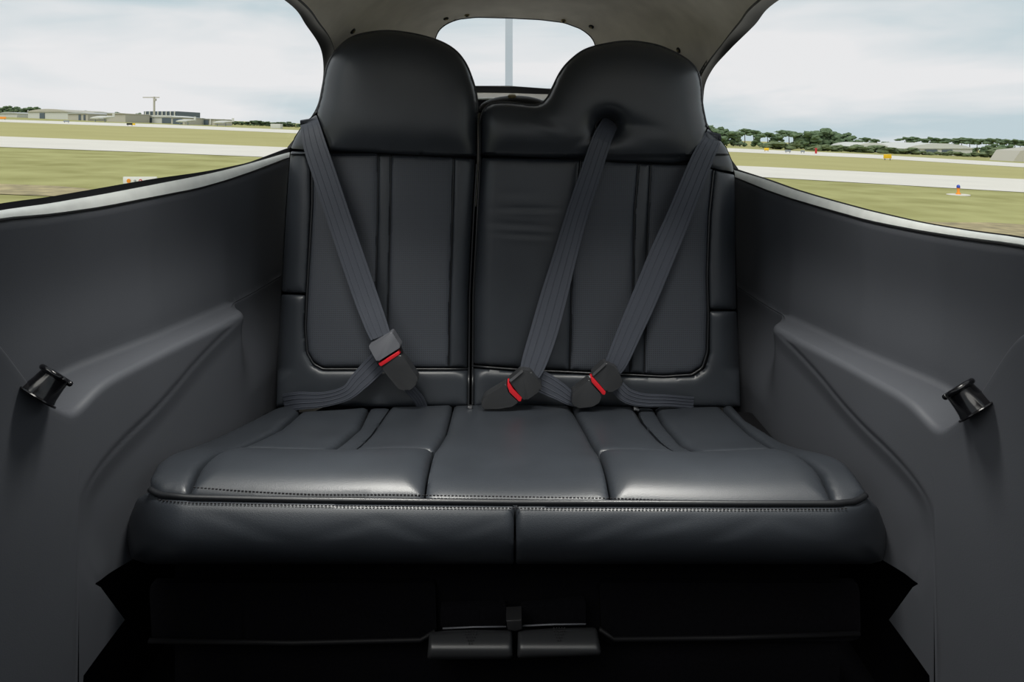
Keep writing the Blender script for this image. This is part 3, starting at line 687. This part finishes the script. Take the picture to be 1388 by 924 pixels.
# ================================================================ ARMREST FITTINGS
def fitting(px, py, Y, side):
    o = P(px, py, Y); ax = Vector((-side*.50, .62, .80)).normalized()
    e_ = empty('armrest_fitting', 'glossy black flanged round fitting in the %s armrest pocket' % ('left' if side < 0 else 'right'), 'fitting', loc=o)
    lathe('body', [(.0290, -.006), (.0285, -.003), (.0265, .002), (.0242, .014), (.0228, .026), (.0235, .031), (.0195, .031), (.0170, .012), (.001, .012)], o, ax, 'gloss', e_, 40, False)
    lathe('base_flange', [(.0325, -.007), (.0335, -.0055), (.0325, -.004), (.026, -.003)], o, ax, 'gloss', e_, 40, True)
    q = Vector((0, 0, 1)).rotation_difference(ax)
    for st in (0.25, 0.25+math.pi):      # the broken upper rim: two raised tabs
        pts = [o+q@Vector((.0248*math.cos(st+k*.2), .0248*math.sin(st+k*.2), .031)) for k in range(12)]
        tube('rim_tab', pts, .0042, 'gloss', e_, False, 10)
    lathe('knob', [(.010, .010), (.0105, .024), (.008, .028), (.001, .029)], o, ax, 'gloss', e_, 24, False)
    return e_
for _px, _py, _s in ((54, 533, -1), (1321, 552, 1)):
    e_ = fitting(_px, _py, .868, _s)
    for c in e_.children: c.matrix_parent_inverse = Matrix.Translation(-e_.location)
    e_.scale = (.84, .84, .84)

# ================================================================ AIRFIELD
HG = 1.9; MS = .039
def gz(X, Y): return CZ-HG-MS*X
def G3(px, Y, dz=0):
    X = (px-CX)*Y/F; return Vector((X, Y, gz(X, Y)+dz))
def quad(name, pts, m, dz=0):
    return obj(name, [(x, y, gz(x, y)+dz) for x, y in pts], [tuple(range(len(pts)))], m, None, False)
struct(quad('ground', [(-2500, -400), (2500, -400), (2500, 3000), (-2500, 3000)], 'grass'), 'green and straw coloured airfield grass', 'ground')
def band(name, a, b, m, dz, lbl):
    """a,b: near and far edge as (X,Y) polylines"""
    n = len(a); vs = [(x, y, gz(x, y)+dz) for x, y in a+b]; fs = [(i, i+1, n+i+1, n+i) for i in range(n-1)]
    return struct(obj(name, vs, fs, m, None, False), lbl, 'ground')
def gp(px, off): Y = F*HG/off; return ((px-CX)*Y/F, Y)
nearA = [(-400, 70)]+[gp(0, 48.5), gp(220, 48), gp(1040, 49.3), gp(1388, 56)]+[(160, 19)]
nearB = [(-400, 96)]+[gp(0, 34), gp(220, 33.5), gp(1040, 35), gp(1388, 38)]+[(160, 33)]
band('near_taxiway', nearA, nearB, 'concrete', .02, 'pale concrete taxiway nearer to the cabin')
farA = [(-800, 170)]+[gp(0, 14.5), gp(220, 13.6), gp(1000, 16.5), gp(1180, 17.5), gp(1388, 22)]+[(260, 50)]
farB = [(-800, 220)]+[gp(0, 11), gp(220, 9.2), gp(1000, 11.5), gp(1180, 12.5), gp(1388, 16.5)]+[(330, 72)]
band('meadow', nearB, farA[:3]+farA[3:], 'midgrass', .02, 'dry mown strip between the two taxiways') if len(nearB) == len(farA) else band('meadow', [nearB[0]]+[nearB[1], nearB[2], nearB[3], gp(1180, 36), nearB[4], nearB[5]], farA, 'midgrass', .02, 'dry mown strip between the two taxiways')
band('far_taxiway', farA, farB, 'concrete', .04, 'pale concrete taxiway further from the cabin')
struct(quad('apron', [(-16, -60), (16, -60), (15, 12), (-9, 12)], 'concrete', .03), 'pale concrete apron under the aircraft', 'ground')
# bare soil patches beside the apron
rnd = random.Random(4)
def patch(cx, cy, rx, ry, lbl, m='dirt', dz=.015):
    n = 28; pts = []
    for k in range(n):
        an = 2*math.pi*k/n; r = 1+rnd.uniform(-.3, .2); pts.append((cx+rx*math.cos(an)*r, cy+ry*math.sin(an)*r))
    o = obj('soil_patch', [(x, y, gz(x, y)+dz) for x, y in pts], [tuple(range(n))], m, None, False)
    return struct(o, lbl, 'ground')
patch(-13.5, 16.2, 6.5, 1.0, 'bare brown soil strip below the left window view')
patch(14.5, 15.5, 8, 1.6, 'dry brown soil strip along the lower right window view')
# --- buildings
def bld(px0, px1, top, bot, Y, wm, rm, label, gable=.25, open_=None, depth=14, cols=0, name='hangar'):
    cx = (px0+px1)/2; b = G3(cx, Y); Wd = (px1-px0)*Y/F; H = (bot-top)*Y/F
    e_ = empty(name, label, 'building', loc=(0, 0, 0))
    hw = H*(1-gable)
    z0 = b.z-.6
    boxo('wall', (b.x, Y+depth/2, z0+(hw+.6)/2), (Wd, depth, hw+.6), wm, e_, 0)
    if gable:
        x0_, x1_ = b.x-Wd/2-.3, b.x+Wd/2+.3; zz = z0+.6+hw; vs = []
        n = 8
        for y in (Y-.4, Y+depth+.4):
            for k in range(n+1):
                s = k/n; vs.append((x0_+(x1_-x0_)*s, y, zz+H*gable*(math.sin(math.pi*s)**.7 if 0 < s < 1 else 0)))
        f = [(k, k+1, n+2+k, n+1+k) for k in range(n)]+[tuple(range(n+1)), tuple(range(n+1, 2*n+2))[::-1], (0, n+1, 2*n+1, n)]
        obj('roof', vs, f, rm, e_, False)
    if open_:
        for a_, b_ in open_:
            xa, xb = b.x-Wd/2+Wd*a_, b.x-Wd/2+Wd*b_
            boxo('door', ((xa+xb)/2, Y-.05, z0+.6+hw*.42), (xb-xa, .3, hw*.84), 'darkopen', e_, 0)
    for k in range(cols):
        boxo('column', (b.x-Wd/2+Wd*(k+.5)/cols, Y-.3, z0+.6+hw/2), (Wd*.02+.15, .3, hw), 'white', e_, 0)
    return e_
def hz(px): return CY+MS*(px-CX)
bld(0, 23, 152, 159, 235, 'white', 'roof', 'low white shed at the far left edge of the airfield', .3)
bld(38, 92, 147, 160.5, 225, 'white', 'cream', 'large white hangar, biggest in the left window', .3, [(.3, .42)], 25)
bld(92, 119, 150.5, 161.5, 215, 'cream', 'roof', 'cream hangar right of the largest white hangar', .2, [(.55, .65), (.8, .88)])
bld(119, 146, 151, 162.5, 240, 'white', 'roof', 'wide open hangar with dark doorway in left window', .15, [(.06, .94)])
bld(145, 170, 153.5, 165.5, 210, 'cream', 'cream', 'plain cream box hangar right of the dark doorway', .08)
bld(170, 187, 156, 164, 230, 'darkopen', 'darkopen', 'small dark grey shed beside the plain cream hangar', .2)
bld(187, 240, 155.5, 166.5, 225, 'white', 'white', 'long low white terminal in front of the slate tower block', .25, [(.3, .36), (.62, .95)])
bld(232, 250, 157, 167, 212, 'cream', 'roof', 'small cream shelter with dark bay right of the terminal', .1, [(.15, .85)])
bld(250, 291, 160, 168.5, 225, 'cream', 'roof', 'cream open hangar with pale columns in left window', .1, [(.05, .4), (.55, .8)], 14, 4)
tb = bld(195, 240, 145, 160, 270, 'darkopen', 'darkopen', 'slate grey glazed block under construction with crane beside', 0, None, 20, 8, 'office_block')
bld(1160, 1203, 196, 209, 185, 'white', 'white', 'small white low hangar at the middle of the right treeline', .4, [(.05, .9)])
bld(1226, 1318, 197.5, 213.5, 178, 'white', 'white', 'long white curved roof hangar in the right window', .45, [(.05, .22), (.3, .48), (.55, .7)], 20)
# crane
cr = empty('tower_crane', 'thin tower crane above the slate grey block', 'crane')
p = G3(209, 262); tz = CZ+(CY-131)*262/F
boxo('mast', (p.x, 262, (p.z+tz)/2), (.55, .55, tz-p.z), 'cream', cr, 0)
boxo('jib', (p.x-1.2, 262, tz-.3), (6.5, .3, .35), 'cream', cr, 0); boxo('cab', (p.x+.3, 262, tz-1.2), (.9, .8, .9), 'cream', cr, 0)
# parked aircraft and box
def plane(px, Y, ln, label):
    e_ = empty('airplane', label, 'aircraft', 'parked white aircraft'); b = G3(px, Y)
    tube('fuselage', [b+Vector((-ln/2+ln*k/8, 0, 1.1+.05*k)) for k in range(9)], [ln*.02, ln*.055, ln*.07, ln*.075, ln*.07, ln*.06, ln*.045, ln*.03, ln*.015], 'white', e_, False, 10)
    boxo('wing', b+Vector((0, 0, .9)), (ln*.14, ln*.8, .1), 'white', e_, 0); boxo('tail_fin', b+Vector((ln*.45, 0, 1.9)), (ln*.1, .1, 1.2), 'white', e_, 0)
    for dx in (-.3, .1): boxo('wheel_leg', b+Vector((ln*dx, 0, .45)), (.15, .3, .9), 'greymark', e_, 0)
plane(139, 190, 7, 'white aircraft parked before the dark open hangar'); plane(252, 200, 6, 'white aircraft parked right of the small cream shelter'); plane(303, 205, 6.5, 'white aircraft parked right of the columned hangar, nearest the pines')
tag(boxo('storage_box', G3(375, 200, .6), (3, 2, 1.6), 'white', None, .02), 'little white box on the grass at the left treeline', 'box')
wb = empty('tent', 'beige sloping sided structure at the far right edge', 'building')
c0 = G3(1384, 120)
vs = [(c0.x-1.6, 120, c0.z-.2), (c0.x+9, 120, c0.z-.2), (c0.x+9, 120, c0.z+3), (c0.x-.1, 120, c0.z+2.0)]
vs += [(a, 126, c) for a, b, c in vs]
obj('canvas', vs, [(0, 1, 2, 3), (7, 6, 5, 4), (0, 4, 5, 1), (1, 5, 6, 2), (2, 6, 7, 3), (3, 7, 4, 0)], 'cream', wb, False)
# --- runway signs and lights
def sign(px, py, w_, h_, Y, m, label, post=.25):
    e_ = empty('airfield_sign', label, 'sign'); X = (px-CX)*Y/F; z = gz(X, Y)+post+h_/2
    boxo('board', (X, Y, z), (w_, .15, h_), m, e_, .01)
    for s in (-.35, .35): boxo('leg', (X+s*w_, Y+.02, gz(X, Y)+post/2), (.06, .06, post+.05), 'gasket', e_, 0)
    return e_
sign(1203, 213, 1.0, .55, 88, 'yellow', 'yellow board beside the far taxiway in right window')
sign(1039, 204, .8, .45, 120, 'yellow', 'small yellow board beyond the far taxiway near the right seat shoulder')
sign(1068, 204, 1.0, .3, 115, 'greymark', 'dark low board left of the red marker, longer one')
sign(1088, 206, .7, .3, 118, 'greymark', 'dark low board left of the red marker, shorter one')
sign(3, 161, 1.7, .45, 150, 'orange', 'orange board at the far left edge of the left window')
sign(90, 164, 1.2, .3, 140, 'greymark', 'grey low board in front of the large white hangar')
e_ = sign(176, 167, 1.2, .35, 130, 'gasket', 'black board with yellow end near the plain cream hangar')
boxo('yellow_end', G3(181.5, 129.9, .42), (.5, .12, .35), 'yellow', e_, 0)
rp_ = empty('marker_post', 'red marker post at the foot of the right treeline', 'post'); b = G3(1106, 120)
boxo('post', b+Vector((0, 0, .4)), (.3, .2, .9), 'red', rp_, .02); boxo('post_cap', b+Vector((0, 0, .95)), (.4, .3, .15), 'red', rp_, .02)
bpy.data.objects[-1] if False else None
rl = empty('taxiway_light', 'blue topped orange light on a pale pad beside the near taxiway', 'light'); b = G3(1299, 27.2)
lathe('pad', [(.42, 0), (.42, .03), (.38, .04)], b, (0, 0, 1), 'concrete', rl, 24); lathe('stem', [(.10, .04), (.07, .10), (.05, .12), (.05, .28), (.08, .30)], b, (0, 0, 1), 'orange', rl, 16); lathe('lamp', [(.06, .30), (.07, .33), (.06, .40), (.02, .43)], b, (0, 0, 1), 'blue', rl, 16)
ws = empty('notice_board', 'white board with orange and red round marks in the grass, left window', 'sign'); Y = 18.2
X = (190-CX)*Y/F; zt = CZ+(CY-240)*Y/F; g0 = gz(X, Y)
boxo('board', (X, Y, (zt+g0)/2+.04), (.92, .05, zt-g0-.06), 'signwhite', ws, .01)
for s in (-.4, .4): boxo('leg', (X+s, Y+.03, g0+.1), (.04, .04, .3), 'greymark', ws, 0)
for px_, m_, r_ in ((174.5, 'orange', .055), (183, 'greymark', .03), (190.5, 'red', .045), (199, 'greymark', .03), (206, 'orange', .05)):
    p = P(px_, 245, Y-.03)
    d_ = lathe('round_mark', [(r_, 0), (r_, .008)], p, (0, -1, 0), m_, ws, 18)
    if m_ == 'red': lathe('mark_centre', [(.02, .0), (.02, .010)], p, (0, -1, 0), 'signwhite', d_, 14)
    if m_ == 'greymark': lathe('mark_dot', [(.012, .0), (.012, .010)], p, (0, -1, 0), 'signwhite', d_, 10)
# --- tail boom and fin seen through the rear window
tf = empty('tail_boom', 'pale tail fin of the aircraft rising behind the rear window', 'tail')
tube('boom', [(-.03, 2.6+k*.9, .50+.02*k) for k in range(8)], [.26, .24, .22, .20, .18, .16, .14, .12], 'heli', tf, False, 20)
ribbon('fin', [(-.035, 7.4, .62), (-.035, 7.9, 3.4)], [(-.035, 8.5, .62), (-.035, 8.6, 3.4)], .085, 'heli', tf, 6, 0)
# --- trees
rt = random.Random(11)
def blob(bm, c, r, sz):
    s = bmesh.ops.create_icosphere(bm, subdivisions=2, radius=1)['verts']; ph = [rt.uniform(0, 6) for _ in range(3)]
    for v in s:
        n = v.co.copy(); k = 1+.22*math.sin(n.x*5+ph[0])*math.cos(n.z*6+ph[1])+.16*math.sin(n.y*9+ph[2])+rt.uniform(-.1, .1)
        v.co = Vector((n.x*r*k, n.y*r*k, n.z*sz*k))+c
def crown(kind):
    bm = bmesh.new()
    if kind == 'pine':
        for k in range(9): blob(bm, Vector((rt.uniform(-.36, .36), rt.uniform(-.3, .3), rt.uniform(.66, .93))), rt.uniform(.12, .22), rt.uniform(.05, .09))
    elif kind == 'bush':
        for k in range(9): blob(bm, Vector((rt.uniform(-.45, .45), rt.uniform(-.3, .3), rt.uniform(.2, .75))), rt.uniform(.2, .32), rt.uniform(.16, .28))
    else:
        for k in range(15): blob(bm, Vector((rt.uniform(-.32, .32)*(1-.35*(k/15)), rt.uniform(-.3, .3),   .12+.76*k/15)), rt.uniform(.13, .22), rt.uniform(.08, .13))
    return bobj('crown', bm, 'leaf' if kind != 'bush' else 'leaf2', None, False)
def trunk(kind):
    lean = rt.uniform(-.06, .06)
    return tube('trunk', [(0, 0, -.06), (lean, 0, .35), (lean*.5, 0, .72)], [.03, .02, .012], 'trunk', None, False, 6)
protos = {k: [(crown(k), trunk(k)) for _ in range(3)] for k in ('pine', 'tall', 'bush')}
for l in protos.values():
    for a, b in l:
        for o in (a, b): col.objects.unlink(o)
NM = {'pine': 'umbrella_pine', 'tall': 'leafy_tree', 'bush': 'bush'}
_OR = ['first', 'second', 'third', 'fourth', 'fifth', 'sixth', 'seventh', 'eighth', 'ninth', 'tenth', 'eleventh', 'twelfth', 'thirteenth', 'fourteenth', 'fifteenth', 'sixteenth', 'seventeenth', 'eighteenth', 'nineteenth', 'twentieth', 'twenty-first', 'twenty-second', 'twenty-third', 'twenty-fourth', 'twenty-fifth', 'twenty-sixth', 'twenty-seventh', 'twenty-eighth', 'twenty-ninth', 'thirtieth']
ORD = _OR+['thirty-first', 'thirty-second', 'thirty-third', 'thirty-fourth', 'thirty-fifth', 'thirty-sixth', 'thirty-seventh', 'thirty-eighth', 'thirty-ninth', 'fortieth']
cnt = {}
def tree(px, top, Y, kind, side, wf=1.0):
    b = G3(px, Y); H = (hz(px)-top)*Y/F+HG
    key = (kind, side); i = cnt.get(key, 0); cnt[key] = i+1
    what = {'pine': 'umbrella pine with bare trunk', 'tall': 'dense dark leafy tree', 'bush': 'low round green bush'}[kind]
    e_ = empty(NM[kind], '%s, %s from the left in %s window' % (what, ORD[i], side), 'tree' if kind != 'bush' else 'bush', '%ss seen in the %s window' % (NM[kind].replace('_', ' '), side), b)
    e_.scale = (H*wf, H*wf, H); e_.rotation_euler.z = rt.uniform(0, 6)*(kind != 'pine')
    for o in protos[kind][rt.randrange(3)]:
        c = o.copy(); col.objects.link(c); c.parent = e_
for px, top in [(961, 168), (968, 170), (976, 173), (985, 174), (994, 176), (1003, 178), (1030, 180), (1052, 181), (1076, 177), (1086, 178), (1096, 176), (1107, 174), (1117, 172), (1128, 176), (1138, 178), (1147, 180), (1159, 188), (1342, 196), (1352, 193), (1366, 195)]:
    tree(px, top, 205+rt.uniform(-6, 10), 'tall', 'right', 1.25)
for px, top in [(1009, 174), (1021, 176), (1040, 179), (1060, 176), (1069, 177), (1172, 186), (1184, 188), (1204, 192), (1226, 185), (1236, 185), (1248, 187), (1260, 185), (1268, 187), (1280, 187), (1290, 188), (1303, 186), (1314, 187), (1324, 188), (1340, 187), (1352, 187), (1364, 188), (1375, 188), (1384, 190)]:
    tree(px, top, 216+rt.uniform(-5, 10), 'pine', 'right', 1.2)
for px, top in [(1166, 196), (1180, 197), (1196, 197), (1210, 197), (1224, 198), (1240, 198), (1256, 199), (1272, 199), (1288, 200), (1304, 200), (1320, 199), (1332, 198)]:
    tree(px, top, 250, 'tall', 'right', 1.3)
for px, top in [(1048, 193), (1064, 195), (1110, 197), (1122, 198), (1140, 198), (1152, 198), (1170, 199), (1182, 200), (1195, 200), (1217, 204), (1228, 203), (1244, 205), (1262, 207), (1281, 208), (1298, 206), (1316, 209), (1330, 209), (1344, 206), (1358, 205), (1370, 203)]:
    tree(px, top-3, 168, 'bush', 'right', 2.6)
for px, top in [(2, 144), (9, 142.5), (17, 142), (24, 144), (32, 145), (40, 144), (50, 143.5), (115, 149), (158, 151), (163, 152), (186, 152), (246, 158)]:
    tree(px, top, 285, 'tall', 'left', 1.0)
for px, top in [(300, 161), (309, 163), (318, 164), (327, 164), (336, 164.5), (344, 163), (352, 162.5), (361, 164), (370, 165.5), (379, 165), (388, 164), (396, 166), (404, 167.5), (412, 168), (422, 168), (432, 169)]:
    tree(px, top, 290, 'tall', 'left', 2.6)
bpy.context.view_layer.update()
